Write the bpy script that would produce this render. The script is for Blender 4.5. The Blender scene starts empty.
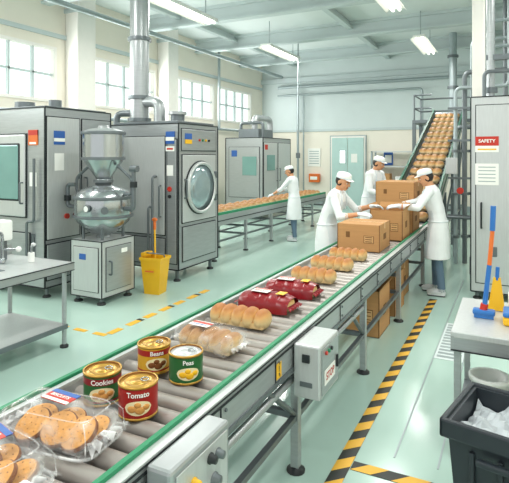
import bpy, bmesh, math, random
from mathutils import Vector, Matrix, kdtree
random.seed(7)
sc = bpy.context.scene
sc.view_settings.view_transform = 'Standard'
PI = math.pi

# ------------------------------------------------------------------ materials
def lin(h):
    h = h.lstrip('#')
    o = []
    for i in (0, 2, 4):
        c = int(h[i:i+2], 16)/255
        o.append(c/12.92 if c <= .04045 else ((c+.055)/1.055)**2.4)
    return o

def mat(name, hx, rough=.5, metal=0, var=.05, scale=6, stretch=None, emit=0, alpha=1, bump=0, spec=None, hx2=None):
    m = bpy.data.materials.new(name); m.use_nodes = True
    nt = m.node_tree; N = nt.nodes; L = nt.links
    p = N['Principled BSDF']
    c = lin(hx)
    tc = N.new('ShaderNodeTexCoord'); mp = N.new('ShaderNodeMapping')
    L.new(tc.outputs['Object'], mp.inputs['Vector'])
    if stretch: mp.inputs['Scale'].default_value = stretch
    nz = N.new('ShaderNodeTexNoise'); nz.inputs['Scale'].default_value = scale; nz.inputs['Detail'].default_value = 3
    L.new(mp.outputs[0], nz.inputs['Vector'])
    mx = N.new('ShaderNodeMix'); mx.data_type = 'RGBA'
    L.new(nz.outputs['Fac'], mx.inputs[0])
    a = [max(0, x*(1-var*2)) for x in c]
    b = [min(1, x*(1+var*2)) for x in (lin(hx2) if hx2 else c)]
    mx.inputs[6].default_value = (*a, 1); mx.inputs[7].default_value = (*b, 1)
    L.new(mx.outputs[2], p.inputs['Base Color'])
    p.inputs['Roughness'].default_value = rough; p.inputs['Metallic'].default_value = metal
    if spec is not None: p.inputs['Specular IOR Level'].default_value = spec
    if emit:
        L.new(mx.outputs[2], p.inputs['Emission Color']); p.inputs['Emission Strength'].default_value = emit
    if alpha < 1: p.inputs['Alpha'].default_value = alpha
    if bump:
        bp = N.new('ShaderNodeBump'); bp.inputs['Strength'].default_value = bump; bp.inputs['Distance'].default_value = .01
        L.new(nz.outputs['Fac'], bp.inputs['Height']); L.new(bp.outputs[0], p.inputs['Normal'])
    return m

STEEL = mat('brushed_steel', '#adb1b2', .32, .55, .08, 5, (1, 1, 14))
STEEL_L = mat('light_steel', '#c8cbca', .36, .4, .05, 5, (12, 12, 1))
STEEL_D = mat('dark_steel', '#70777a', .4, .5, .06, 5)
STEEL_DD = mat('steel_dark_seam', '#262c2e', .6, .2, .05)  # near-black steel for seams, gaskets, edge trims and small parts
CHROME = mat('polished_steel', '#b0b5b7', .2, .88, .03, 4)
ROLLER = mat('roller_grey', '#a8a19b', .38, .35, .05, 6)
BELT = mat('belt_grey', '#7b7f7d', .6, 0, .06)
GREEN = mat('green_guard', '#1d8459', .5, 0, .04)
DGREEN = mat('dark_green_guard', '#1b5c47', .45, 0, .04)
FLOOR = mat('floor_epoxy_mint', '#aecbbf', .15, 0, .035, 1.2, spec=.6, hx2='#b6d1c6')
WALLM = mat('wall_cream', '#f2ebdd', .8, 0, .02, 2)
WALLT = mat('wall_upper_haze_teal', '#d6e0df', .8, 0, .02, 2)  # pale teal paints distance haze into the upper wall colour
CEILM = mat('ceiling_paint', '#dfe7e6', .85, 0, .02, 2)
BEAM = mat('beam_paint', '#c6d1d1', .7, 0, .03, 2)
TRIM = mat('white_trim', '#f5f1ea', .6, 0, .02)
PIPEW = mat('pipe_grey', '#9fabad', .4, .3, .04)
GLASS_W = mat('window_daylight', '#f0f8f6', .3, 0, .01, 1, emit=.85)
TUBE = mat('lamp_tube', '#fffdf0', .4, 0, .0, 1, emit=3.0)
TEALG = mat('teal_glass', '#7ba39d', .12, .1, .08, 2)
DGLASS = mat('sight_glass', '#a9bcc0', .08, .5, .15, 3)
DOORM = mat('door_teal', '#bcd8d3', .5, 0, .03)
WHITE = mat('white_plastic', '#f1f2ee', .45, 0, .02)
PAPER = mat('paper', '#f6f6f0', .8, 0, .02)
BLACK = mat('black_rubber', '#1f2426', .5, 0, .05)
RED = mat('red_print', '#c6301f', .4, 0, .05)
DRED = mat('dark_red_film', '#86101a', .28, 0, .1, 22)
BLUE = mat('blue_plastic', '#2b6fb8', .35, 0, .04)
BLUEP = mat('blue_print', '#2f5fa8', .5, 0, .04)
ORANGE = mat('orange_plastic', '#e0702c', .4, 0, .04)
YELLOW = mat('yellow_plastic', '#f0b81c', .4, 0, .04)
YPAINT = mat('yellow_floor_paint', '#e8b23a', .5, 0, .05)
BPAINT = mat('black_floor_paint', '#2d302c', .5, 0, .05)
BIN = mat('bin_charcoal', '#262d33', .42, 0, .06)
BAG = mat('bin_bag', '#cdd4d8', .3, 0, .1, 25, alpha=.8)
CARD = mat('cardboard', '#c08f5c', .8, 0, .05, 5, (1, 1, 10))
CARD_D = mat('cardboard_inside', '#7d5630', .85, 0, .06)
TAPE = mat('packing_tape', '#d3a873', .35, 0, .03)
COOKIE = mat('biscuit', '#cb8d45', .75, 0, .12, 40, bump=.3, hx2='#d89c52')
COOKIE_D = mat('biscuit_edge', '#7a451a', .8, 0, .1, 40)
GOLD = mat('can_gold', '#c79a45', .3, .6, .05)
CANG = mat('can_green', '#2a6a36', .35, .1, .06)
CANR = mat('can_red', '#a8221d', .35, .1, .06)
CANY = mat('can_yellow', '#dba528', .35, .1, .06)
CREAM = mat('cream_print', '#f2e3b4', .5, 0, .04)
COAT = mat('coat_white', '#eff1f2', .8, 0, .03, 10)
APRON = mat('apron_white', '#dce3e6', .75, 0, .03, 8)
SKIN = mat('skin', '#d39a72', .6, 0, .03, 10)
GLOVE = mat('glove', '#dfe8ee', .5, 0, .02)
HAIR = mat('hair_dark', '#1f1815', .6, 0, .1, 30)
PANTS = mat('trousers_bluegrey', '#5d7488', .8, 0, .05, 10)
SHOE = mat('shoe', '#cfd3d4', .6, 0, .04)
SHOE_D = mat('shoe_sole', '#3b4247', .6, 0, .04)
LIP = mat('lip', '#97483e', .6, 0, .02)

def bread_mat(name, c0, c1, c2):
    m = bpy.data.materials.new(name); m.use_nodes = True
    nt = m.node_tree; N = nt.nodes; L = nt.links; p = N['Principled BSDF']
    g = N.new('ShaderNodeTexCoord'); s = N.new('ShaderNodeSeparateXYZ'); L.new(g.outputs['Normal'], s.inputs[0])
    nz = N.new('ShaderNodeTexNoise'); nz.inputs['Scale'].default_value = 14
    L.new(g.outputs['Object'], nz.inputs['Vector'])
    ad = N.new('ShaderNodeMath'); ad.operation = 'MULTIPLY_ADD'; ad.inputs[1].default_value = .5
    L.new(nz.outputs['Fac'], ad.inputs[0]); L.new(s.outputs['Z'], ad.inputs[2])
    r = N.new('ShaderNodeValToRGB'); L.new(ad.outputs[0], r.inputs[0])
    e = r.color_ramp.elements
    e[0].position = .15; e[0].color = (*lin(c0), 1)
    e[1].position = 1.0; e[1].color = (*lin(c2), 1)
    x = e.new(.7); x.color = (*lin(c1), 1)
    L.new(r.outputs[0], p.inputs['Base Color']); p.inputs['Roughness'].default_value = .5
    return m
BREAD = bread_mat('bread_crust', '#e6cb96', '#d09c5a', '#ad6e32')
BREAD2 = bread_mat('bread_crust_pale', '#dcc49a', '#c69c64', '#a57440')

def film_mat(name, hx, a):
    m = bpy.data.materials.new(name); m.use_nodes = True
    nt = m.node_tree; N = nt.nodes; L = nt.links
    out = N['Material Output']; N.remove(N['Principled BSDF'])
    t = N.new('ShaderNodeBsdfTransparent'); g = N.new('ShaderNodeBsdfPrincipled')
    g.inputs['Base Color'].default_value = (*lin(hx), 1); g.inputs['Roughness'].default_value = .1
    nz = N.new('ShaderNodeTexNoise'); nz.inputs['Scale'].default_value = 9; nz.inputs['Detail'].default_value = 2
    L.new(N.new('ShaderNodeTexCoord').outputs['Object'], nz.inputs['Vector'])
    mr = N.new('ShaderNodeMapRange'); mr.inputs[1].default_value = .52; mr.inputs[2].default_value = .72
    mr.inputs[3].default_value = a*.4; mr.inputs[4].default_value = min(1, a*4)
    L.new(nz.outputs['Fac'], mr.inputs[0])
    bp = N.new('ShaderNodeBump'); bp.inputs['Strength'].default_value = .35; bp.inputs['Distance'].default_value = .02
    L.new(nz.outputs['Fac'], bp.inputs['Height']); L.new(bp.outputs[0], g.inputs['Normal'])
    mx = N.new('ShaderNodeMixShader'); L.new(mr.outputs[0], mx.inputs[0])
    L.new(t.outputs[0], mx.inputs[1]); L.new(g.outputs[0], mx.inputs[2]); L.new(mx.outputs[0], out.inputs[0])
    return m
FILM = film_mat('clear_film', '#ffffff', .11)
FILMW = film_mat('clear_film_seam', '#ffffff', .45)

# ------------------------------------------------------------------ builder
def frame(o, r, u):
    r = Vector(r).normalized(); u = Vector(u).normalized(); n = r.cross(u)
    M = Matrix.Identity(4)
    for i in range(3):
        M[i][0] = r[i]; M[i][1] = u[i]; M[i][2] = n[i]; M[i][3] = o[i]
    return M
def FX(x, y, z): return frame((x, y, z), (0, 1, 0), (0, 0, 1))
def FY(x, y, z): return frame((x, y, z), (1, 0, 0), (0, 0, 1))
def T(x, y, z): return Matrix.Translation((x, y, z))
def Rz(a): return Matrix.Rotation(a, 4, 'Z')
def Rx(a): return Matrix.Rotation(a, 4, 'X')
def Ry(a): return Matrix.Rotation(a, 4, 'Y')

def axisM(p0, p1):
    p0 = Vector(p0); p1 = Vector(p1); d = (p1-p0)
    L = d.length; d = d/L if L > 1e-9 else Vector((0, 0, 1))
    q = Vector((0, 0, 1)).rotation_difference(d)
    return T(*p0) @ q.to_matrix().to_4x4(), L

def fillet(pts, r):
    pts = [Vector(p) for p in pts]; out = [pts[0]]
    for i in range(1, len(pts)-1):
        a, b, c = pts[i-1], pts[i], pts[i+1]
        ra = min(r, (a-b).length*.45, (c-b).length*.45)
        s = b+(a-b).normalized()*ra; e = b+(c-b).normalized()*ra
        for k in range(6):
            t = k/5
            out.append(s*(1-t)**2+b*2*t*(1-t)+e*t*t)
    out.append(pts[-1]); return out

class B:
    def __init__(s):
        s.v = []; s.f = []; s.m = []; s.s = []; s.mats = []
    def add(s, vs, fs, m, smooth=False, M=None):
        o = len(s.v)
        if M is not None: vs = [M @ Vector(v) for v in vs]
        s.v += [tuple(v) for v in vs]
        if m not in s.mats: s.mats.append(m)
        k = s.mats.index(m)
        for f in fs:
            s.f.append([i+o for i in f]); s.m.append(k); s.s.append(smooth)
    def box(s, x0, x1, y0, y1, z0, z1, m, bev=0, M=None, seg=2):
        if bev <= 0:
            vs = [(x, y, z) for z in (z0, z1) for y in (y0, y1) for x in (x0, x1)]
            fs = [(0, 2, 3, 1), (4, 5, 7, 6), (0, 1, 5, 4), (2, 6, 7, 3), (0, 4, 6, 2), (1, 3, 7, 5)]
            s.add(vs, fs, m, False, M); return
        bm = bmesh.new(); bmesh.ops.create_cube(bm, size=1)
        for v in bm.verts:
            v.co = Vector(((x0+x1)/2+v.co.x*(x1-x0), (y0+y1)/2+v.co.y*(y1-y0), (z0+z1)/2+v.co.z*(z1-z0)))
        bmesh.ops.bevel(bm, geom=bm.edges[:], offset=bev, segments=seg, profile=.5, affect='EDGES')
        bm.verts.index_update()
        s.add([v.co.copy() for v in bm.verts], [[v.index for v in f.verts] for f in bm.faces], m, seg > 2, M)
        bm.free()
    def pan(s, M, x, y, w, h, t, m, bev=0):
        s.box(x-w/2, x+w/2, y-h/2, y+h/2, 0, t, m, bev, M)
    def lathe(s, prof, m, M=None, n=24, smooth=True, cap=True):
        vs = []
        for r, z in prof:
            for k in range(n):
                a = 2*PI*k/n; vs.append((r*math.cos(a), r*math.sin(a), z))
        fs = []
        for i in range(len(prof)-1):
            for k in range(n):
                k2 = (k+1) % n
                fs.append((i*n+k, i*n+k2, (i+1)*n+k2, (i+1)*n+k))
        s.add(vs, fs, m, smooth, M)
        if cap:
            for j, i in ((0, 0), (1, len(prof)-1)):
                r, z = prof[i]
                if r > 1e-4:
                    s.add([(r*math.cos(2*PI*k/n), r*math.sin(2*PI*k/n), z) for k in range(n)],
                          [list(range(n))[::-1] if j == 0 else list(range(n))], m, False, M)
    def cyl(s, p0, p1, r, m, r1=None, n=18):
        M, L = axisM(p0, p1)
        s.lathe([(r, 0), (r if r1 is None else r1, L)], m, M, n)
    def tube(s, pts, r, m, n=10, fr=0, closed=False):
        if fr: pts = fillet(pts, fr)
        pts = [Vector(p) for p in pts]
        P = len(pts); vs = []; up = None
        for i in range(P):
            if closed: t = (pts[(i+1) % P]-pts[i-1])
            else: t = pts[min(i+1, P-1)]-pts[max(i-1, 0)]
            t.normalize()
            if up is None:
                up = Vector((0, 0, 1)) if abs(t.z) < .9 else Vector((1, 0, 0))
            x = t.cross(up).normalized(); up = x.cross(t).normalized()
            for k in range(n):
                a = 2*PI*k/n
                vs.append(pts[i]+x*math.cos(a)*r+up*math.sin(a)*r)
        fs = []
        for i in range(P if closed else P-1):
            j = (i+1) % P
            for k in range(n):
                k2 = (k+1) % n
                fs.append((i*n+k, i*n+k2, j*n+k2, j*n+k))
        s.add(vs, fs, m, True)
        if not closed:
            s.add(vs[:n], [list(range(n))], m); s.add(vs[-n:], [list(range(n))], m)
    def ell(s, c, r, m, nu=16, nv=10, M=None):
        vs = [(c[0], c[1], c[2]-r[2])]
        for i in range(1, nv):
            ph = -PI/2+PI*i/nv
            for k in range(nu):
                a = 2*PI*k/nu
                vs.append((c[0]+r[0]*math.cos(ph)*math.cos(a), c[1]+r[1]*math.cos(ph)*math.sin(a), c[2]+r[2]*math.sin(ph)))
        vs.append((c[0], c[1], c[2]+r[2])); fs = []
        for k in range(nu):
            fs.append((0, 1+(k+1) % nu, 1+k)); e = len(vs)-1; b = 1+(nv-2)*nu
            fs.append((e, b+k, b+(k+1) % nu))
        for i in range(nv-2):
            for k in range(nu):
                k2 = (k+1) % nu; a = 1+i*nu
                fs.append((a+k, a+k2, a+nu+k2, a+nu+k))
        s.add(vs, fs, m, True, M)
    def text(s, body, size, m, M=None, wrap=None):
        cu = bpy.data.curves.new('t', 'FONT'); cu.body = body; cu.size = size
        cu.align_x = 'CENTER'; cu.align_y = 'CENTER'; cu.offset = size*.02
        ob = bpy.data.objects.new('t', cu); sc.collection.objects.link(ob)
        dg = bpy.context.evaluated_depsgraph_get()
        me = bpy.data.meshes.new_from_object(ob.evaluated_get(dg))
        vs = [v.co.copy() for v in me.vertices]; fs = [list(p.vertices) for p in me.polygons]
        bpy.data.objects.remove(ob); bpy.data.curves.remove(cu); bpy.data.meshes.remove(me)
        if wrap:
            R, z = wrap
            vs = [Vector((R*math.sin(v.x/R), -R*math.cos(v.x/R), z+v.y)) for v in vs]
        s.add(vs, fs, m, False, M)
    def finish(s, name, loc=(0, 0, 0), rz=0, recalc=True):
        me = bpy.data.meshes.new(name); me.from_pydata(s.v, [], s.f)
        for m in s.mats: me.materials.append(m)
        me.polygons.foreach_set('material_index', s.m)
        me.polygons.foreach_set('use_smooth', s.s)
        me.update()
        if recalc:
            bm = bmesh.new(); bm.from_mesh(me); bmesh.ops.recalc_face_normals(bm, faces=bm.faces[:]); bm.to_mesh(me); bm.free()
        ob = bpy.data.objects.new(name, me); sc.collection.objects.link(ob)
        ob.location = loc; ob.rotation_euler = (0, 0, rz)
        return ob

def simple(name, x0, x1, y0, y1, z0, z1, m, bev=0):
    b = B(); b.box(x0, x1, y0, y1, z0, z1, m, bev); return b.finish(name)

# ------------------------------------------------------------------ room
XL, XR, YF, YB, ZC = -9.75, 3.0, 20.0, -3.0, 6.0
simple('floor', XL-.2, XR+.2, YB, YF+.2, -.1, 0, FLOOR)
simple('ceiling', XL-.2, XR+.2, YB, YF+.2, ZC, ZC+.1, CEILM)
b = B()
b.box(XL-.2, XR+.2, YF, YF+.2, 0, 3.05, WALLM); b.box(XL-.2, XR+.2, YF, YF+.2, 3.05, ZC, WALLT)
b.finish('wall_back')
b = B(); b.box(XR, XR+.2, YB, YF, 0, 3.05, WALLM); b.box(XR, XR+.2, YB, YF, 3.05, ZC, WALLT); b.finish('wall_right')
WIN = [(1.2, 3.8), (4.0, 5.9), (6.2, 8.72), (9.85, 12.5), (13.3, 15.9), (16.3, 18.9)]
ZS, ZT = 3.3, 4.62
b = B()
b.box(XL-.2, XL, YB, YF, 0, ZS, WALLM)
b.box(XL-.2, XL, YB, YF, ZT, ZC, WALLM)
ys = [YB]+[y for w in WIN for y in w]+[YF]
for i in range(0, len(ys), 2):
    b.box(XL-.2, XL, ys[i], ys[i+1], ZS, ZT, WALLM)
b.finish('wall_left')
for i, (y0, y1) in enumerate(WIN):
    b = B()
    b.box(XL-.16, XL-.13, y0, y1, ZS, ZT, GLASS_W)
    fw = .07
    b.box(XL-.12, XL+.03, y0, y1, ZS, ZS+fw, TRIM); b.box(XL-.12, XL+.03, y0, y1, ZT-fw, ZT, TRIM)
    b.box(XL-.12, XL+.03, y0, y0+fw, ZS+fw, ZT-fw, TRIM); b.box(XL-.12, XL+.03, y1-fw, y1, ZS+fw, ZT-fw, TRIM)
    n = 4 if y1-y0 > 2 else 3
    for k in range(1, n):
        y = y0+(y1-y0)*k/n
        b.box(XL-.1, XL-.02, y-.022, y+.022, ZS+fw, ZT-fw, BEAM)
    b.box(XL-.1, XL-.02, y0+fw, y1-fw, (ZS+ZT)/2-.022, (ZS+ZT)/2+.022, BEAM)
    b.finish('window_%d' % (i+1))
for i, (y0, y1) in enumerate([(9.0, 9.6), (12.62, 13.15), (5.92, 6.18)]):
    b = B(); b.box(XL, XL+.42, y0, y1, 0, ZC, TRIM, .02); b.box(XL, XL+.5, y0-.04, y1+.04, ZC-.5, ZC-.4, BEAM)
    b.finish('wall_pilaster')
simple('baseboard_back', XL, XR, YF-.03, YF, 0, .18, PIPEW)
simple('baseboard_left', XL, XL+.03, YB, YF-.03, 0, .18, PIPEW)
simple('trim_1', XL, XR, YF-.06, YF, 3.02, 3.12, BEAM)
simple('trim_2', XL, XL+.05, YB, YF-.06, 4.85, 4.95, BEAM)
simple('trim_3', XL, XR, YF-.12, YF, 5.1, 5.3, BEAM)
for y in (5.2, 8.4, 11.6, 14.8, 18.0):
    b = B()
    b.box(XL, XR, y-.12, y+.12, 5.92, 6.0, BEAM); b.box(XL, XR, y-.03, y+.03, 5.62, 5.92, BEAM); b.box(XL, XR, y-.12, y+.12, 5.56, 5.62, BEAM)
    b.finish('ceiling_beam')
for x in (-8.2, -4.3, -.6):
    b = B(); b.box(x-.08, x+.08, YB, YF, 5.78, 5.86, BEAM); b.box(x-.02, x+.02, YB, YF, 5.86, 6.0, BEAM); b.finish('ceiling_purlin')

# back wall door
b = B()
dx0, dx1 = -6.55, -5.25
b.box(dx0-.1, dx1+.1, YF-.06, YF-.002, 0, 2.84, PIPEW)
b.box(dx0-.06, dx1+.06, YF-.08, YF-.002, 0, 2.8, TRIM)
for a0, a1 in ((dx0, (dx0+dx1)/2-.01), ((dx0+dx1)/2+.01, dx1)):
    b.box(a0, a1, YF-.12, YF-.08, .02, 2.74, DOORM, .01)
b.box(dx0+.32, dx0+.58, YF-.13, YF-.12, 1.7, 2.25, PIPEW); b.box(dx0+.34, dx0+.56, YF-.14, YF-.12, 1.72, 2.23, GLASS_W)
b.box(dx1-.5, dx1-.25, YF-.135, YF-.12, 1.75, 2.1, PAPER)
b.box(-5.96, -5.93, YF-.2, YF-.12, 1.0, 1.35, STEEL_D)
b.finish('door_1')
b = B(); M = FY(-7.35, YF, 1.95)
b.pan(M, 0, 0, .55, .75, .03, PAPER)
for k in range(6): b.pan(M, 0, .25-k*.1, .42, .03, .035, PIPEW)
b.finish('notice_board')
b = B(); M = FY(-7.3, YF, 1.1)
b.pan(M, 0, 0, .45, .35, .2, ORANGE, .02); b.pan(M, 0, 0, .3, .13, .21, PAPER)
b.finish('first_aid_box')
b = B(); M = FY(-4.3, YF, 1.9); b.pan(M, 0, 0, .35, .5, .03, BLUEP); b.pan(M, 0, 0, .25, .3, .035, PAPER); b.finish('safety_sign')
b = B()
for x in (-4.75, -3.2):
    for y in (19.2, 19.8): b.box(x-.03, x+.03, y-.03, y+.03, 0, 2.2, PIPEW)
for z in (.3, .95, 1.6, 2.15): b.box(-4.78, -3.17, 19.17, 19.83, z, z+.04, STEEL_L)
b.box(-4.6, -4.1, 19.25, 19.7, .99, 1.35, CARD, .01); b.box(-3.9, -3.4, 19.25, 19.7, .99, 1.25, WHITE, .02); b.box(-4.5, -3.7, 19.25, 19.7, .34, .7, STEEL_D, .02)
b.finish('storage_rack')

# ------------------------------------------------------------------ ceiling lamps
def lamp(x, y0, y1, z=5.2, e=96):
    b = B()
    b.box(x-.16, x+.16, y0, y1, z+.03, z+.09, WHITE, .01)
    b.add([(x-.16, y0, z+.03), (x-.22, y0, z-.03), (x-.22, y1, z-.03), (x-.16, y1, z+.03)], [(0, 1, 2, 3)], WHITE)
    b.add([(x+.16, y0, z+.03), (x+.22, y0, z-.03), (x+.22, y1, z-.03), (x+.16, y1, z+.03)], [(0, 1, 2, 3)], WHITE)
    for dx in (-.07, .07): b.cyl((x+dx, y0+.04, z-.005), (x+dx, y1-.04, z-.005), .03, TUBE, n=10)
    for y in (y0+.3, y1-.3): b.cyl((x, y, z+.09), (x, y, 6.0), .012, PIPEW, n=6)
    b.finish('fluorescent_ceiling_lamp')
    l = bpy.data.lights.new('lamp_light', 'AREA'); l.shape = 'RECTANGLE'; l.size = .4; l.size_y = y1-y0
    l.energy = e; l.color = (1, .98, .95)
    o = bpy.data.objects.new('lamp_light', l); sc.collection.objects.link(o); o.location = (x, (y0+y1)/2, z-.06)
for x, y0, y1 in ((-6.4, 8.1, 10.4), (-6.4, 13.3, 15.7), (-2.25, 9.2, 11.3), (-2.25, 14.2, 16.6), (-6.4, 3.0, 5.3), (-2.25, 3.8, 6.1), (1.2, 7, 9.3), (-2.25, -1.5, .8), (1.2, 1, 3.3)):  # later entries are unseen fixtures added to light the foreground
    lamp(x, y0, y1)
for (y0, y1) in WIN:
    l = bpy.data.lights.new('window_light', 'AREA'); l.shape = 'RECTANGLE'; l.size = 1.2; l.size_y = y1-y0
    l.energy = 80*(y1-y0)/2.5; l.color = (.96, 1, .99)
    o = bpy.data.objects.new('window_light', l); sc.collection.objects.link(o)
    o.location = (XL+.06, (y0+y1)/2, (ZS+ZT)/2)
    o.rotation_euler = Matrix(((0, 0, -1), (0, 1, 0), (1, 0, 0))).to_euler()

w = bpy.data.worlds.new('World'); sc.world = w; w.use_nodes = True
bg = w.node_tree.nodes['Background']; bg.inputs[0].default_value = (.98, 1, .99, 1); bg.inputs[1].default_value = 1.1

# ------------------------------------------------------------------ floor markings
b = B()
def hazard(b, along, a0, a1, c0, c1):
    n = int(round((a1-a0)/.13)); st = (a1-a0)/n; sl = (c1-c0)
    if along == 'y': b.box(c0, c1, a0, a1, .001, .003, BPAINT)
    else: b.box(a0, a1, c0, c1, .001, .003, BPAINT)
    for k in range(0, n, 2):
        s0 = a0+k*st; s1 = s0+st
        q = [(s0, c0), (s1, c0), (min(s1+sl, a1), c1), (min(s0+sl, a1), c1)]
        if along == 'y': vs = [(c, s, .004) for s, c in q]
        else: vs = [(s, c, .004) for s, c in q]
        b.add(vs, [(0, 1, 2, 3)], YPAINT)
hazard(b, 'y', 1.6, 7.6, -1.05, -.95)
hazard(b, 'x', -.945, .9, 3.24, 3.34)
for k in range(7):
    y = 4.45+k*.32; b.box(-4.17, -4.08, y, y+.2, .001, .004, YPAINT)
    if k % 2: b.box(-4.17, -4.08, y+.2, y+.26, .001, .004, BPAINT)
for k in range(3): b.box(-4.3-k*.3, -4.12-k*.3, 4.36, 4.43, .001, .004, YPAINT)
b.finish('floor_safety_marking')
b = B()
for x in (-.72, -.44): b.box(x, x+.012, 3.5, 9.0, .001, .003, PIPEW)
b.box(-.71, -.44, 5.4, 6.6, .001, .004, WALLT)
for k in range(12): b.box(-.69, -.46, 5.45+k*.095, 5.5+k*.095, .004, .006, PIPEW)
b.finish('floor_drain_channel')

# ------------------------------------------------------------------ conveyors
def legs(b, x0, x1, ys, z, r=.028, brace=True):
    for i, y in enumerate(ys):
        for x in (x0, x1):
            b.box(x-r, x+r, y-r, y+r, .03, z, STEEL, .005)
            b.lathe([(.06, 0), (.06, .015), (.02, .04)], BLACK, T(x, y, 0), 14)
        b.box(x0, x1, y-.02, y+.02, .34, .38, STEEL_D)
        b.box(x0, x1, y-.02, y+.02, z-.16, z-.12, STEEL_D)
    if brace:
        for i in range(len(ys)-1):
            for x in (x0, x1):
                b.box(x-.018, x+.018, ys[i], ys[i+1], .34, .375, STEEL_D)

XA, XB = -2.03, -1.225
b = B()
y = -.4
while y < 9.0:
    b.cyl((XA+.05, y, .825), (XB-.06, y, .825), .045, ROLLER, n=16)
    b.cyl((XA+.04, y, .825), (XB-.05, y, .825), .014, STEEL_DD, n=8)
    y += .122
YA, YE = -.5, 9.0
b.box(XA, XA+.05, YA, YE, .70, .90, STEEL, .006)
b.box(XA-.012, XA+.012, YA, YE, .90, .925, GREEN); b.box(XA+.02, XA+.05, YA, YE, .90, .912, STEEL_L)
b.box(XB-.06, XB, YA, YE, .70, .895, STEEL, .006)
b.box(XB-.068, XB-.045, YA, YE, .895, .922, GREEN)
b.box(XB-.045, XB+.004, YA, YE, .895, .905, STEEL_L)
b.box(XB, XB+.010, YA, YE, .70, .73, STEEL_D); b.box(XB, XB+.006, YA, YE, .858, .868, STEEL_DD); b.box(XB, XB+.007, YA, YE, .888, .896, STEEL_DD)
b.box(XA+.05, XB-.06, YA, YE, .70, .72, STEEL_DD)
yy = .2
while yy < 8.8:
    b.box(XB, XB+.005, yy, yy+.006, .73, .86, STEEL_DD)
    for dz in (.76, .83): b.cyl((XB, yy+.05, dz), (XB+.008, yy+.05, dz), .009, STEEL_D, n=8)
    yy += .62
legs(b, XA+.03, XB-.03, [.2, 1.6, 3.07, 4.74, 6.4, 8.3], .71)
for y in (3.07, 4.74):
    b.tube([(XB-.03, y, .36), (XB-.03, y-.45, .7)], .018, STEEL_D)
b.tube([(XB-.03, 2.0, .62), (XB-.03, 4.7, .62)], .022, STEEL)
b.cyl((-1.6, 3.1, .58), (-1.6, 3.5, .58), .09, STEEL_D); b.box(-1.7, -1.5, 3.0, 3.12, .5, .7, STEEL_D, .02)
M = FX(XB+.006, 2.72, .79); b.pan(M, 0, 0, .07, .09, .002, YELLOW); b.text('!', .07, BLACK, M @ T(0, 0, .003))
b.finish('roller_conveyor')

b = B()
b.box(-1.214, -1.04, 2.93, 3.3, .55, .88, STEEL_L, .012)
b.box(-1.04, -1.034, 2.955, 3.275, .575, .855, STEEL, .003)
M = FX(-1.034, 3.115, .7)
b.pan(M, -.02, -.03, .2, .09, .003, PAPER); b.text('STOP', .065, RED, M @ T(-.02, -.03, .005))
b.pan(M, .12, 0, .02, .08, .012, BLACK, .003)
for k in range(3): b.cyl((-1.036, 3.02+k*.05, .82), (-1.022, 3.02+k*.05, .82), .012, (RED, GREEN, BLACK)[k], n=12)
M = FY(-1.13, 2.93, .8); b.pan(M, 0, 0, .05, .05, .012, BLACK, .004); b.pan(M, 0, -.16, .08, .03, .004, STEEL_D)
b.finish('control_box')
b = B()
b.box(-1.214, -1.1, 1.5, 1.93, .52, .9, STEEL, .015)
b.box(-1.1, -1.094, 1.53, 1.9, .55, .87, STEEL_L, .003)
M = FX(-1.094, 1.73, .72)
for (x, z, r, m) in ((.03, .1, .018, BLACK), (.09, .09, .018, STEEL_D), (.06, .0, .022, STEEL_D), (.08, -.1, .034, BLACK), (-.09, .07, .016, YELLOW)):
    b.lathe([(r*1.25, 0), (r*1.25, .006), (r, .008), (r*.9, .03), (0, .032)], m, M @ T(x, z, 0), 16)
b.pan(M, -.09, -.06, .12, .08, .004, PAPER); b.finish('conveyor_drive_housing')

# second conveyor
x0, x1 = -5.85, -5.1
b = B()
b.box(x0+.05, x1-.05, 7.96, 14.9, .80, .845, BELT)
for x in (x0, x1-.05):
    b.box(x, x+.05, 7.96, 14.9, .66, .87, STEEL, .006)
    b.box(x+.005, x+.045, 7.96, 14.9, .87, .92, GREEN)
b.box(x1, x1+.01, 7.96, 14.9, .75, .765, STEEL_DD)
legs(b, x0+.03, x1-.03, [8.4, 9.7, 11.0, 12.4, 13.8, 14.8], .67)
b.finish('belt_conveyor')

def loaf_row(b, cx, cy, z, w, dpt, h, n, M=None, mt=None, ov=.74):
    mt = mt or BREAD
    sw = w/n
    for k in range(n):
        e = 1 if 0 < k < n-1 else .93
        b.ell((cx-w/2+sw*(k+.5), cy, z+h*.42), (sw*ov, dpt/2*e, h*.58*e), mt, 12, 8, M)
    b.box(cx-w/2+.01, cx+w/2-.01, cy-dpt*.36, cy+dpt*.36, z, z+h*.4, mt, .01, M)
b = B(); y = 8.15
while y < 14.7:
    loaf_row(b, -5.475, y, .847, .5, .24, .14, 4, None, BREAD2); y += .36
b.finish('bread_loaves')

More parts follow.
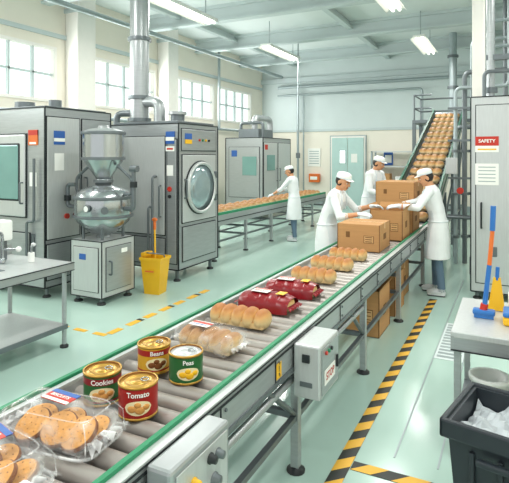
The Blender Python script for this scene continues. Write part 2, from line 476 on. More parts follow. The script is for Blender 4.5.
# incline conveyor
AN = math.radians(20)
IM = T(0, 9.02, .80) @ Rx(AN); LI = 6.95
b = B()
b.box(XA+.05, XB-.05, 0, LI, .0, .05, STEEL_DD, 0, IM)
for xx, mm in ((XA-.02, STEEL), (XB-.03, STEEL)):
    b.box(xx, xx+.05, 0, LI, -.16, .14, mm, .006, IM)
    b.box(xx+.002, xx+.048, 0, LI, .14, .2, DGREEN, 0, IM)
b.box(XB+.02, XB+.03, 0, LI, .0, .06, DGREEN, 0, IM)
for k in range(0, 16): b.box(XA+.05, XB-.05, k*.42+.03, k*.42+.05, .05, .075, STEEL_D, 0, IM)
b.cyl(IM @ Vector((XA+.04, LI, .02)), IM @ Vector((XB-.05, LI, .02)), .09, STEEL_D)
for ly in (1.9, 3.6, 5.2, 6.7):
    p = IM @ Vector((0, ly, -.16))
    for xx in (XA, XB+.0):
        b.box(xx-.04, xx+.04, p.y-.04, p.y+.04, 0, p.z, STEEL_D, .005)
    b.box(XA, XB, p.y-.03, p.y+.03, .6, .66, STEEL_D); b.box(XA, XB, p.y-.03, p.y+.03, p.z-.12, p.z-.06, STEEL_D)
pa = IM @ Vector((0, 1.9, -.16)); pb = IM @ Vector((0, 6.7, -.16))
b.tube([(XB, pa.y, .65), (XB, pb.y, .65)], .03, STEEL_D)
b.tube([(XB, pa.y, .7), (XB, (pa.y+pb.y)/2, 1.75)], .025, STEEL_D)
b.tube([(XB, (pa.y+pb.y)/2, .7), (XB, pb.y, 2.8)], .025, STEEL_D)
b.finish('incline_conveyor')
b = B(); k = .25
while k < LI-.1:
    loaf_row(b, (XA+XB)/2, k, .05, .6, .27, .13, 4, IM, BREAD2, .7); k += .42
b.finish('bread_loaves')
b = B()
b.box(-2.7, -.9, 15.85, 17.2, 3.0, 3.1, STEEL_D, .01)
for x in (-2.65, -.95):
    for y in (15.9, 17.15):
        b.box(x-.05, x+.05, y-.05, y+.05, 0, 3.0, STEEL_D)
        b.cyl((x, y, 3.1), (x, y, 3.85), .025, STEEL_D, n=8)
for z in (3.45, 3.85):
    b.tube([(-2.15, 15.9, z), (-2.65, 15.9, z), (-2.65, 17.15, z), (-.95, 17.15, z), (-.95, 15.9, z)], .025, STEEL_D, 8)
b.finish('access_platform')

# ------------------------------------------------------------------ machines
def legfeet(b, pts, h=.15):
    for x, y in pts:
        b.cyl((x, y, .02), (x, y, h+.02), .03, STEEL_D, n=12); b.lathe([(.06, 0), (.06, .02), (.03, .04)], BLACK, T(x, y, 0), 14)
def handle(b, M, x, y, h, m=STEEL_D):
    P = [M @ Vector(q) for q in ((x, y-h/2, 0), (x, y-h/2, .05), (x, y+h/2, .05), (x, y+h/2, 0))]
    b.tube(P, .013, m, 8, .03)
def edge_trim(b, x0, x1, y0, y1, z0, z1, m=STEEL_DD, t=.009):
    for (x, y) in ((x1, y0), (x0, y0), (x1, y1)):
        b.box(x-t, x+t, y-t, y+t, z0, z1, m)
    for z in (z0, z1):
        b.box(x0, x1, y0-t, y0+t, z-t, z+t, m); b.box(x1-t, x1+t, y0, y1, z-t, z+t, m)
def gpan(b, M, x, y, w, h, t, m, bev=.008, g=.013):
    b.pan(M, x, y, w+2*g, h+2*g, t*.6, STEEL_DD); b.pan(M, x, y, w, h, t, m, bev)

b = B()
b.box(-8.0, -5.9, 5.08, 6.4, .16, 2.73, STEEL)
edge_trim(b, -8.0, -5.9, 5.08, 6.4, .16, 2.73)
b.box(-7.95, -5.95, 5.13, 6.35, 2.73, 2.76, STEEL_D, .01)
legfeet(b, [(-7.9, 5.2), (-6.0, 5.2), (-6.0, 6.3), (-7, 5.2)])
M = FX(-5.9, 5.74, 0)
for cy in (-.33, .33):
    gpan(b, M, cy, 1.72, .6, 1.75, .02, STEEL_L if cy < 0 else STEEL)
    gpan(b, M, cy, .52, .6, .5, .02, STEEL)
handle(b, M @ T(0, 0, .02), -.06, 1.5, .4); handle(b, M @ T(0, 0, .02), .08, 1.5, .4)
b.pan(M, -.42, 2.3, .2, .2, .026, BLUEP); b.pan(M, -.42, 2.27, .2, .05, .028, PAPER)
b.pan(M, -.42, 1.95, .17, .25, .024, PAPER)
for k in range(4): b.pan(M, .33, .4+.07*k, .4, .02, .03, STEEL_DD)
b.cyl((-5.88, 5.45, 1.15), (-5.85, 5.45, 1.15), .04, RED); b.cyl((-5.88, 5.6, 1.15), (-5.85, 5.6, 1.15), .03, BLACK)
M = FY(-6.6, 5.08, 0)
gpan(b, M, -.05, 1.75, .75, 1.2, .03, STEEL_L, .02); b.pan(M, -.05, 1.8, .56, .86, .04, STEEL_DD, .03); b.pan(M, -.05, 1.8, .5, .8, .046, TEALG, .02)
b.pan(M, .47, 2.3, .19, .22, .012, ORANGE); b.pan(M, .47, 2.37, .19, .07, .014, RED); b.pan(M, .47, 2.22, .13, .03, .016, PAPER)
b.pan(M, .47, 1.7, .14, .2, .01, PAPER); gpan(b, M, -.05, .62, .9, .6, .02, STEEL); b.pan(M, .47, .62, .06, .6, .02, STEEL_D)
handle(b, M @ T(0, 0, .03), .28, 1.5, .3)
b.tube([(-6.2, 5.02, .3), (-6.2, 5.02, 1.1), (-6.05, 5.02, 1.1), (-6.05, 5.02, 2.0)], .02, STEEL_D, 8, .06)
for x, r in ((-7.2, .16), (-6.5, .1)):
    b.cyl((x, 5.8, 2.76), (x, 5.8, 2.92), r, STEEL_D)
b.finish('industrial_oven')

x0, x1, y0, y1, z0, z1 = -6.2, -4.77, 6.72, 7.93, .2, 2.56
b = B()
b.box(x0, x1, y0, y1, z0, z1, STEEL); edge_trim(b, x0, x1, y0, y1, z0, z1)
b.box(x0+.05, x1-.05, y0+.05, y1-.05, z1, z1+.05, STEEL_D, .01)
legfeet(b, [(x0+.1, y0+.1), (x1-.1, y0+.1), (x1-.1, y1-.1), (x0+.1, y1-.1)], .2)
M = FX(x1, 7.325, 0)
gpan(b, M, 0, 1.5, 1.02, 1.1, .02, STEEL_L)
MM = M @ T(0, 1.5, .02)
b.lathe([(.44, 0), (.44, .05), (.42, .065), (.40, .065), (.385, .04)], STEEL_L, MM, 40, cap=False)
b.lathe([(.385, .0), (.385, .03), (.2, .045), (0, .05)], DGLASS, MM, 40)
b.lathe([(.455, 0), (.455, .02)], STEEL_DD, MM, 40)
handle(b, MM, -.47, 0, .3); b.pan(MM, .47, .2, .06, .12, .04, STEEL_D, .01); b.pan(MM, .47, -.2, .06, .12, .04, STEEL_D, .01)
gpan(b, M, 0, .6, 1.0, .55, .02, STEEL); gpan(b, M, 0, 2.3, 1.05, .35, .015, STEEL)
b.pan(M, -.35, 2.32, .2, .17, .02, BLUEP); b.pan(M, -.35, 2.27, .2, .07, .022, YELLOW)
for k in range(4): b.cyl((x1+.015, 7.3+k*.1, 2.3), (x1+.035, 7.3+k*.1, 2.3), .02, (RED, GREEN, YELLOW, BLACK)[k], n=10)
M = FY((x0+x1)/2, y0, 0)
gpan(b, M, -.1, 1.55, 1.1, 1.6, .02, STEEL_L); gpan(b, M, -.1, .48, 1.1, .42, .02, STEEL)
gpan(b, M, .59, 1.3, .18, 2.0, .015, STEEL)
b.pan(M, .56, 2.33, .17, .2, .02, BLUEP); b.pan(M, .56, 2.31, .17, .06, .022, PAPER); b.pan(M, .56, 2.15, .17, .08, .02, PAPER); b.pan(M, .56, 2.15, .12, .03, .022, RED)
b.pan(M, .56, 1.8, .12, .17, .02, PAPER); b.cyl((-4.93, y0-.03, 1.5), (-4.93, y0, 1.5), .04, RED, n=14); b.cyl((-4.93, y0-.03, 1.38), (-4.93, y0, 1.38), .03, BLACK, n=14)
handle(b, M @ T(0, 0, .02), .38, 1.3, .5)
b.tube([(-5.2, 6.6, .3), (-5.2, 6.6, 1.7), (-5.2, 6.72, 1.7)], .02, STEEL_D, 8, .06)
b.tube([(-5.3, 6.62, .3), (-5.3, 6.62, 1.2), (-5.3, 6.72, 1.2)], .02, STEEL_D, 8, .06)
b.finish('steam_cooker')
b = B()
b.cyl((-6.0, 7.25, 2.62), (-6.0, 7.25, 6.0), .17, STEEL)
for z in (2.65, 3.05, 4.1, 5.2): b.cyl((-6.0, 7.25, z), (-6.0, 7.25, z+.06), .21, STEEL_D)
b.tube([(-6.0, 7.25, 3.0), (-5.55, 7.25, 3.0), (-5.55, 7.25, 2.62)], .1, STEEL, 14, .18)
b.tube([(-6.0, 7.25, 2.8), (-6.4, 7.1, 2.8), (-6.4, 7.1, 2.3)], .06, STEEL_D, 12, .12)
b.cyl((-5.2, 7.3, 2.61), (-5.2, 7.3, 2.75), .12, STEEL_D); b.cyl((-5.2, 7.3, 2.75), (-5.2, 7.3, 2.8), .16, STEEL)
b.finish('exhaust_duct')

x0, x1, y0, y1, z0, z1 = -8.35, -7.0, 14.4, 16.6, .15, 2.6
b = B(); b.box(x0, x1, y0, y1, z0, z1, STEEL); edge_trim(b, x0, x1, y0, y1, z0, z1, STEEL_DD, .012)
legfeet(b, [(x0+.1, y0+.1), (x1-.1, y0+.1), (x1-.1, y1-.1)])
M = FX(x1, 15.5, 0)
for cy in (-.55, .55): gpan(b, M, cy, 1.4, 1.0, 2.1, .02, STEEL_L); handle(b, M @ T(0, 0, .02), cy*.2, 1.4, .4)
b.pan(M, -.55, 1.8, .6, .5, .03, TEALG); b.pan(M, -.9, 2.3, .2, .16, .03, RED)
M = FY(-7.67, y0, 0); gpan(b, M, 0, 1.5, 1.1, 1.6, .02, STEEL); b.pan(M, .2, 1.7, .5, .6, .03, TEALG); b.pan(M, -.35, 2.1, .2, .2, .03, BLUEP)
b.box(x0+.3, x1-.3, y0+.3, y0+1.4, z1, z1+.3, STEEL_D, .02)
b.tube([(-7.6, 15, 2.8), (-7.6, 15, 3.3), (-7.6, 16.2, 3.3), (-7.6, 16.2, 2.6)], .1, STEEL, 12, .2)
b.tube([(-8.0, 14.8, 2.8), (-8.0, 14.8, 3.1), (-7.2, 14.8, 3.1), (-7.2, 14.8, 2.6)], .05, STEEL_D, 10, .1)
b.finish('packaging_oven')

# mixer
cx, cy = -5.23, 5.53
b = B()
b.box(-5.52, -4.95, 5.2, 5.86, .1, .87, STEEL_L); edge_trim(b, -5.52, -4.95, 5.2, 5.86, .1, .87, STEEL_DD, .006)
legfeet(b, [(-5.45, 5.27), (-5.02, 5.27), (-5.02, 5.8), (-5.45, 5.8)], .1)
M = FX(-4.95, 5.53, 0); gpan(b, M, 0, .48, .5, .6, .015, STEEL, .006, .006); b.pan(M, .1, .7, .12, .06, .02, PAPER); handle(b, M @ T(0, 0, .015), -.2, .5, .18)
M = FY(-5.235, 5.2, 0); gpan(b, M, 0, .48, .45, .6, .015, STEEL_L, .006, .006); b.pan(M, -.05, .65, .12, .08, .02, BLUEP)
C = T(cx, cy, 0)
b.lathe([(.1, .87), (.1, .92), (.2, .96), (.36, 1.1), (.39, 1.17)], CHROME, C, 36)
b.lathe([(.39, 1.17), (.405, 1.2), (.405, 1.42), (.39, 1.46)], CHROME, C, 36, cap=False)
b.lathe([(.42, 1.43), (.425, 1.45), (.42, 1.47)], STEEL_D, C, 36)
b.lathe([(.42, 1.17), (.425, 1.185), (.42, 1.2)], STEEL_D, C, 36)
b.lathe([(.39, 1.47), (.36, 1.53), (.25, 1.59), (.12, 1.62), (.1, 1.72)], CHROME, C, 36)
b.lathe([(.1, 1.70), (.12, 1.74), (.27, 1.96), (.29, 2.0)], CHROME, C, 36)
b.lathe([(.14, 1.66), (.14, 1.7)], STEEL_D, C, 24)
b.lathe([(.29, 2.0), (.29, 2.36)], CHROME, C, 36)
b.lathe([(.31, 2.34), (.315, 2.36), (.31, 2.385)], STEEL_D, C, 36); b.lathe([(.305, 1.98), (.305, 2.02)], STEEL_D, C, 36)
b.lathe([(.3, 2.385), (.2, 2.42), (.08, 2.44), (.07, 2.47), (0, 2.475)], STEEL, C, 36)
for a in range(4):
    an = a*PI/2+PI/4; p = (cx+.33*math.cos(an)*.75, cy+.33*math.sin(an)*.9)
    b.cyl((p[0], p[1], .87), (p[0], p[1], 1.2), .022, STEEL_D, n=10)
for side in (-1, 1):
    ex = cx+side*.52
    b.tube([(cx+side*.38, cy, 1.5), (ex, cy, 1.5), (ex, cy, 1.72), (cx+side*.26, cy, 1.9)], .022, STEEL_D, 10, .06)
b.tube([(cx-.38, cy-.1, 1.3), (cx-.6, cy-.1, 1.3), (cx-.6, cy-.1, 1.62), (cx-.45, cy-.1, 1.62)], .03, STEEL_D, 10, .06)
b.cyl((cx-.6, cy-.1, 1.38), (cx-.6, cy-.1, 1.46), .05, STEEL_DD)
b.tube([(cx+.38, cy, 1.3), (cx+.55, cy, 1.3), (cx+.55, cy, 1.85)], .03, STEEL_D, 10, .05)
b.cyl((cx+.55, cy, 1.6), (cx+.55, cy, 1.68), .05, STEEL_DD); b.cyl((cx+.5, cy, 1.86), (cx+.62, cy, 1.86), .045, STEEL_D)
b.cyl((cx+.3, cy-.3, 1.3), (cx+.36, cy-.36, 1.3), .05, STEEL_D)
g = T(cx+.1, cy-.41, 1.32) @ Rx(PI/2); b.lathe([(.05, 0), (.05, .03)], STEEL_D, g, 20); b.lathe([(.04, .031), (0, .032)], WHITE, g, 20)
b.finish('industrial_mixer')

# yellow bucket and mop
b = B(); C = T(-4.75, 6.1, 0)
def sqr(w, d, z): return [(-w, -d, z), (w, -d, z), (w, d, z), (-w, d, z)]
def taper(b, rings, m, M, closed_top=False):
    vs = [v for r in rings for v in sqr(*r)]; fs = [(3, 2, 1, 0)]
    for i in range(len(rings)-1):
        for k in range(4):
            k2 = (k+1) % 4; fs.append((i*4+k, i*4+k2, i*4+4+k2, i*4+4+k))
    b.add(vs, fs, m, False, M)
R20 = Rz(math.radians(8))
taper(b, [(.12, .11, 0), (.165, .145, .5), (.18, .16, .5), (.18, .16, .54), (.155, .135, .54), (.11, .10, .03)], YELLOW, C @ R20)
b.box(-.07, .07, -.18, -.168, .34, .36, ORANGE, 0, C @ R20); b.box(-.19, -.1, -.1, .1, .54, .6, YELLOW, .01, C @ R20)
b.tube([(-4.92, 6.1, .5), (-4.92, 6.1, .58), (-4.75, 5.93, .62), (-4.58, 6.1, .58), (-4.58, 6.1, .5)], .01, STEEL_D, 8, .04)
b.finish('yellow_bucket')
b = B(); b.cyl((-4.74, 6.1, .06), (-4.84, 6.2, .98), .014, YELLOW, n=10); b.cyl((-4.835, 6.195, .92), (-4.845, 6.205, 1.06), .022, ORANGE, n=10)
b.ell((-4.845, 6.205, 1.07), (.05, .03, .03), ORANGE)
b.box(-4.82, -4.68, 6.06, 6.14, .035, .1, ORANGE, .01)
b.finish('mop_handle')

# steel sink table
b = B()
b.box(-5.2, -4.2, 1.9, 4.0, .865, .9, STEEL_L, .008); b.box(-4.215, -4.195, 1.9, 4.0, .82, .9, STEEL); b.box(-5.2, -4.2, 3.985, 4.005, .82, .9, STEEL)
b.box(-4.2, -4.192, 1.9, 4.0, .815, .823, STEEL_DD); b.box(-4.2, -4.192, 1.9, 4.0, .893, .901, STEEL_DD)
b.box(-5.15, -4.25, 1.95, 3.95, .22, .245, STEEL_L, .006); b.box(-4.255, -4.235, 1.95, 3.95, .2, .245, STEEL_D)
for x in (-5.13, -4.27):
    for y in (1.98, 3.0, 3.93):
        if x == -4.27 or y != 3.0:
            b.cyl((x, y, .03), (x, y, .87), .024, STEEL, n=12); b.lathe([(.045, 0), (.045, .02), (.02, .04)], BLACK, T(x, y, 0), 12)
b.box(-5.0, -4.5, 2.7, 3.4, .885, .906, STEEL_D, .01); b.box(-4.96, -4.54, 2.74, 3.36, .9, .908, STEEL_DD)
b.box(-5.22, -5.19, 1.9, 4.0, .9, 1.02, STEEL)
b.finish('steel_sink_table')
b = B()
b.lathe([(.035, 0), (.035, .03), (.02, .05)], CHROME, T(-4.82, 3.6, .91), 16)
b.tube([(-4.82, 3.6, .92), (-4.82, 3.6, 1.2), (-4.72, 3.5, 1.25), (-4.6, 3.35, 1.2), (-4.6, 3.35, 1.12)], .018, CHROME, 10, .07)
b.cyl((-4.82, 3.6, 1.05), (-4.7, 3.68, 1.05), .012, CHROME); b.ell((-4.68, 3.69, 1.05), (.03, .03, .03), WHITE)
b.finish('tap')
b = B()
b.box(-5.05, -4.88, 3.62, 3.78, 1.12, 1.34, WHITE, .02); b.box(-5.0, -4.95, 3.7, 3.76, .902, 1.13, STEEL_D, .005); b.box(-5.01, -4.94, 3.612, 3.62, 1.16, 1.21, STEEL_D)
b.finish('soap_dispenser')
b = B(); b.cyl((-4.62, 3.8, .902), (-4.62, 3.8, 1.0), .035, WHITE); b.tube([(-4.62, 3.8, 1.0), (-4.62, 3.8, 1.08), (-4.54, 3.76, 1.1)], .012, CHROME, 8, .03); b.ell((-4.53, 3.755, 1.1), (.03, .025, .02), STEEL_L); b.finish('pump_bottle')

# ------------------------------------------------------------------ right side
b = B()
b.box(-.53, .75, 7.85, 9.1, .12, 2.87, STEEL_L); edge_trim(b, -.53, .75, 7.85, 9.1, .12, 2.87, STEEL_DD, .008)
legfeet(b, [(-.45, 7.95), (.65, 7.95), (-.45, 9.0)], .1)
M = FY(.11, 7.85, 0)
gpan(b, M, 0, 1.5, 1.14, 2.5, .015, STEEL_L, .006, .01)
b.pan(M, -.43, 2.2, .3, .22, .02, PAPER); b.pan(M, -.43, 2.245, .3, .13, .022, RED); b.text('SAFETY', .065, PAPER, M @ T(-.43, 2.245, .024)); b.pan(M, -.43, 2.13, .24, .02, .022, YELLOW)
b.pan(M, -.43, 1.78, .3, .3, .02, PAPER)
for k in range(5): b.pan(M, -.43, 1.88-k*.05, .22, .012, .022, PIPEW)
handle(b, M @ T(0, 0, .015), -.5, 1.2, .35, STEEL_DD)
b.pan(M, -.35, .7, .1, .14, .03, STEEL_D, .01)
b.finish('steel_control_cabinet')
b = B(); b.box(-.62, -.42, 9.5, 9.7, 0, ZC, TRIM, .01); b.box(-.66, -.38, 9.46, 9.74, 0, .3, STEEL_D); b.finish('steel_column')
b = B()
for k, (x, y, zt) in enumerate(((-.95, 10.2, 3.3), (-.8, 10.3, 3.6), (-.68, 10.4, 4.2), (-1.02, 10.9, 2.6))):
    b.tube([(x, y, .02), (x, y, zt), (x+.9, y, zt), (x+.9, y, ZC)], .035+.01*(k % 2), STEEL_D if k % 2 else PIPEW, 10, .12)
    for z in (.5, 1.3, 2.1): b.cyl((x, y, z), (x, y, z+.05), .07, STEEL_D, n=12)
for z in (.9, 1.6, 2.3, 2.9): b.box(-1.08, -.55, 10.12, 10.16, z, z+.04, STEEL_D)
b.tube([(-1.1, 10.05, .9), (-.5, 10.05, .9)], .03, STEEL_D); b.cyl((-.85, 10.0, 1.4), (-.85, 9.93, 1.4), .06, RED, n=18)
b.box(-1.1, -.9, 9.95, 10.1, 1.7, 2.0, STEEL_L, .01)
b.finish('pipe_manifold')
b = B()
for x in (-.3, .05): b.cyl((x, 8.6, 2.88), (x, 8.6, 4.6 if x < 0 else ZC), .06, STEEL, n=14)
b.tube([(-.38, 8.4, 2.89), (-.38, 8.4, 3.3), (.9, 8.4, 3.3)], .03, STEEL_D, 10, .08)
for z in (3.35, 3.75, 4.15): b.tube([(-.35, 8.8, z), (1.4, 8.8, z)], .028, PIPEW)
b.cyl((-.3, 8.6, 3.0), (-.3, 8.6, 3.08), .1, STEEL_D); b.cyl((-.3, 8.6, 4.5), (-.3, 8.6, 4.6), .1, STEEL_D)
b.box(-.36, .5, 8.55, 8.65, 3.5, 3.58, STEEL_D)
b.finish('cabinet_pipework')
b = B(); b.cyl((-1.72, 17.6, 3.15), (-1.72, 17.6, 6), .12, PIPEW)
for z in (3.2, 4.2, 5.2): b.cyl((-1.72, 17.6, z), (-1.72, 17.6, z+.08), .17, STEEL_D)
b.finish('vertical_duct')
b = B()
b.tube([(-8.9, 19.8, 4.9), (-1, 19.8, 4.9)], .06, PIPEW); b.tube([(-8.9, 19.75, 4.55), (-3, 19.75, 4.55), (-3, 19.75, 2.2)], .04, PIPEW, 10, .15)
b.tube([(-8.0, 19.8, 4.9), (-8.0, 19.8, .5)], .05, PIPEW); b.tube([(-7.75, 19.8, 4.5), (-7.75, 19.8, .5)], .03, PIPEW)
b.finish('wall_pipework')
b = B()
b.tube([(XL+.2, 3, 3.0), (XL+.2, 19.5, 3.0)], .05, PIPEW); b.tube([(XL+.2, 15.98, 6.0), (XL+.2, 15.98, 3.0)], .05, PIPEW)
b.tube([(-8.6, -1, 5.3), (-8.6, 19.5, 5.3)], .06, PIPEW)
b.finish('overhead_pipe')
b = B(); b.tube([(-6.3, 15.6, 6), (-6.3, 15.6, 2.1)], .022, PIPEW); b.box(-6.36, -6.24, 15.55, 15.65, 1.95, 2.12, STEEL_D, .01); b.finish('hanging_power_drop')

# right work table
b = B()
b.box(-.37, 1.0, 3.63, 4.55, .83, .87, STEEL_L, .006); b.box(-.37, 1.0, 3.632, 3.65, .75, .84, STEEL); b.box(-.368, -.35, 3.63, 4.55, .75, .84, STEEL)
b.box(-.37, 1.0, 3.624, 3.63, .745, .753, STEEL_DD)
for x in (-.33, .95):
    for y in (3.68, 4.5): b.box(x-.022, x+.022, y-.022, y+.022, .0, .83, STEEL, .004)
b.box(-.35, .98, 3.66, 4.52, .2, .225, STEEL_D)
b.finish('steel_work_table')
b = B(); px_, py_ = -.19, 4.05
b.box(px_-.07, px_+.08, py_-.04, py_+.04, .893, .93, BLUE, .012); b.box(px_-.06, px_+.07, py_-.034, py_+.034, .872, .895, BLUE)
b.cyl((px_, py_, .92), (px_+.01, py_, .97), .026, RED, n=12)
b.cyl((px_+.01, py_, .96), (px_+.04, py_+.02, 1.25), .017, BLUE, n=12); b.cyl((px_+.04, py_+.02, 1.25), (px_+.06, py_+.03, 1.5), .015, ORANGE, n=12)
b.cyl((px_+.06, py_+.03, 1.5), (px_+.066, py_+.033, 1.68), .019, BLUE, n=12)
b.finish('scrubbing_brush')
b = B()
b.add([(-.17, 4.25, .875), (-.05, 4.25, .875), (-.08, 4.27, 1.12), (-.13, 4.27, 1.12), (-.17, 4.28, .875), (-.05, 4.28, .875), (-.08, 4.29, 1.12), (-.13, 4.29, 1.12)],
      [(0, 1, 2, 3), (7, 6, 5, 4), (0, 4, 5, 1), (1, 5, 6, 2), (2, 6, 7, 3), (3, 7, 4, 0)], YELLOW)
b.cyl((-.105, 4.28, 1.1), (-.1, 4.28, 1.2), .014, BLUE, n=10); b.finish('plastic_scraper')
b = B(); b.box(-.06, .1, 3.9, 4.1, .872, .93, YELLOW, .015); b.box(-.06, .1, 3.9, 4.1, .93, .96, BLUE, .01); b.finish('sponge')
b = B(); b.box(-.03, .25, 4.25, 4.45, .872, 1.0, WHITE, .02); b.finish('folded_towel')
b = B(); b.lathe([(.1, .226), (.12, .5), (.135, .5), (.135, .53), (.11, .53), (.09, .25)], WHITE, T(-.14, 3.87, 0), 28); b.finish('plastic_tub')

# dark bin
b = B(); C = T(-.0, 2.9, 0) @ Rz(math.radians(-12))
taper(b, [(.2, .19, .04), (.245, .235, .66), (.265, .255, .66), (.265, .255, .72), (.235, .225, .72), (.23, .22, .5), (.19, .17, .08)], BIN, C)
b.box(-.28, .28, -.27, -.24, .64, .735, BIN, .012, C); b.box(-.28, -.25, -.27, .27, .64, .735, BIN, .012, C)
b.box(.25, .28, -.27, .27, .64, .735, BIN, .012, C); b.box(-.28, .28, .24, .27, .64, .735, BIN, .012, C)
b.box(-.1, .1, -.3, -.265, .57, .6, BIN, .008, C)
for x in (-.13, 0, .13): b.box(x-.012, x+.012, -.25, -.19, .1, .6, BIN, .005, C)
for x in (-.18, .18): b.cyl((C @ Vector((x, .19, .05)))-Vector((.03, 0, 0)), (C @ Vector((x, .19, .05)))+Vector((.03, 0, 0)), .05, BLACK)
# crumpled bag surface
NB = 16; vs = []
for i in range(NB+1):
    for j in range(NB+1):
        u, v = i/NB*2-1, j/NB*2-1
        vs.append((u*.222, v*.212, .64+.035*math.sin(u*7+v*3)*math.cos(v*6)+.03*(random.random()-.5)-.03*(1-max(abs(u), abs(v)))))
b.add(vs, [(i*(NB+1)+j, (i+1)*(NB+1)+j, (i+1)*(NB+1)+j+1, i*(NB+1)+j+1) for i in range(NB) for j in range(NB)], BAG, False, C)
b.finish('waste_bin')

# ------------------------------------------------------------------ cartons
def carton(name, x0, x1, y0, y1, z0, z1, open_=False, rz=0):
    cx, cy = (x0+x1)/2, (y0+y1)/2; w, d, h = x1-x0, y1-y0, z1-z0
    b = B()
    if open_:
        t = .008
        b.box(-w/2, w/2, -d/2, d/2, 0, t, CARD)
        for (a, c, e, f) in ((-w/2, w/2, -d/2, -d/2+t), (-w/2, w/2, d/2-t, d/2), (-w/2, -w/2+t, -d/2, d/2), (w/2-t, w/2, -d/2, d/2)):
            b.box(a, c, e, f, 0, h, CARD)
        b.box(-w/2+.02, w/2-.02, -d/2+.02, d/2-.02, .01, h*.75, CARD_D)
        for sgn in (-1, 1):
            b.add([(sgn*w/2, -d/2, h), (sgn*w/2, d/2, h), (sgn*(w/2+.05), d/2, h+.07), (sgn*(w/2+.05), -d/2, h+.07)], [(0, 1, 2, 3)], CARD)
        b.add([(-w/2, d/2, h), (w/2, d/2, h), (w/2, d/2+.05, h+.07), (-w/2, d/2+.05, h+.07)], [(0, 1, 2, 3)], CARD)
    else:
        b.box(-w/2, w/2, -d/2, d/2, 0, h, CARD, .004)
        b.box(-w/2-.001, w/2+.001, -.03, .03, h*.999-.07, h+.002, TAPE)
        b.box(-w/2, w/2, -.002, .002, h, h+.003, CARD_D)
    for (sx, sy) in ((-1, -1), (1, -1), (1, 1)):
        b.box(sx*w/2-.004, sx*w/2+.004, sy*d/2-.004, sy*d/2+.004, 0, h, CARD_D)
    M = FY(0, -d/2, h/2)
    b.pan(M, w*.25, -h*.05, w*.24, h*.28, .002, CARD_D); b.pan(M, w*.25, -h*.05, w*.21, h*.24, .003, TAPE)
    for k in range(3): b.pan(M, w*.25, -h*.13+k*h*.08, w*.16, .01, .004, CARD_D)
    b.pan(M, -w*.25, h*.1, .05, .07, .002, CARD_D)
    M = FX(w/2, 0, h/2); b.pan(M, 0, 0, d*.25, h*.22, .002, CARD_D)
    return b.finish(name, (cx, cy, z0), rz)
ZR = .872
carton('cardboard_box', -1.95, -1.43, 6.15, 6.72, ZR, 1.2)
carton('cardboard_box', -1.78, -1.34, 7.1, 7.66, ZR, 1.28, True)
carton('cardboard_box', -1.86, -1.34, 7.92, 8.5, ZR, 1.26)
carton('cardboard_box', -1.88, -1.3, 7.9, 8.5, 1.264, 1.64, rz=-.05)
carton('cardboard_box', -1.86, -1.33, 5.7, 6.25, 0.0, .52, True)
carton('cardboard_box', -1.86, -1.33, 6.55, 7.15, 0.0, .5)
carton('cardboard_box', -1.86, -1.4, 7.3, 7.9, 0.0, .48)

# ------------------------------------------------------------------ products
def cookie(b, M, r=.078, t=.022):
    b.lathe([(r*.9, 0), (r, t*.25), (r, t*.7), (r*.93, t)], COOKIE_D, M, 26)
    b.lathe([(r*.93, t), (r*.8, t*1.12), (0, t*1.15)], COOKIE, M, 26, cap=False)
    for rr, cnt in ((.0, 1), (.36, 5), (.7, 9)):
        for a in range(cnt):
            an = a*2*PI/cnt+rr*3
            b.cyl(M @ Vector((r*rr*math.cos(an), r*rr*math.sin(an), t)), M @ Vector((r*rr*math.cos(an), r*rr*math.sin(an), t*1.18)), .0026, COOKIE_D, n=6)
def cookie_pack(loc, rz, n=0):
    b = B()
    b.box(-.22, .22, -.125, .125, 0, .008, FILM, .003)
    for (x, y, z, ax, ay) in ((-.14, .035, .03, .3, .1), (-.10, -.045, .05, .5, -.1), (.0, .045, .035, .25, 0), (.03, -.04, .055, .55, .05), (.14, .03, .03, .3, -.15), (.135, -.045, .055, .5, -.15)):
        cookie(b, T(x, y, z) @ Rx(ax) @ Ry(ay))
    b.box(-.225, .225, -.13, .13, .010, .14, FILM, .035, None, 4)
    for zz, gx, gy in ((.014, .234, .138), (.136, .195, .1)):
        P = []
        for k in range(48):
            a = 2*PI*k/48; c, s_ = math.cos(a), math.sin(a)
            P.append(Vector((gx*abs(c)**.35*(1 if c > 0 else -1), gy*abs(s_)**.35*(1 if s_ > 0 else -1), zz)))
        b.tube(P, .006 if zz < .1 else .0025, FILMW, 6, closed=True)
    for sx in (-1, 1):
        for sy in (-1, 1):
            b.tube([(sx*.222, sy*.127, .02), (sx*.218, sy*.122, .1), (sx*.19, sy*.098, .137)], .0025, FILMW, 6)
    for s in (-1, 1):
        vs = []; N = 13
        for k in range(N):
            y = -.13+.26*k/(N-1); vs += [(s*.2, y*.7, .06), (s*.255, y, .03+.03*(k % 2))]
        b.add(vs, [(2*k, 2*k+1, 2*k+3, 2*k+2) for k in range(N-1)], FILMW)
    M = T(-.04, .045, .142) @ Rz(-.15)
    b.pan(M, 0, 0, .15, .085, .003, RED); b.pan(M, 0, .028, .15, .026, .004, BLUEP); b.pan(M, 0, -.032, .15, .018, .004, PAPER)
    b.text('BISCUITS', .027, PAPER, M @ T(0, -.003, .006))
    b.finish('cookie_package', loc, rz)
cookie_pack((-1.68, 1.53, ZR), .12)
cookie_pack((-1.70, 1.21, ZR), -.1)

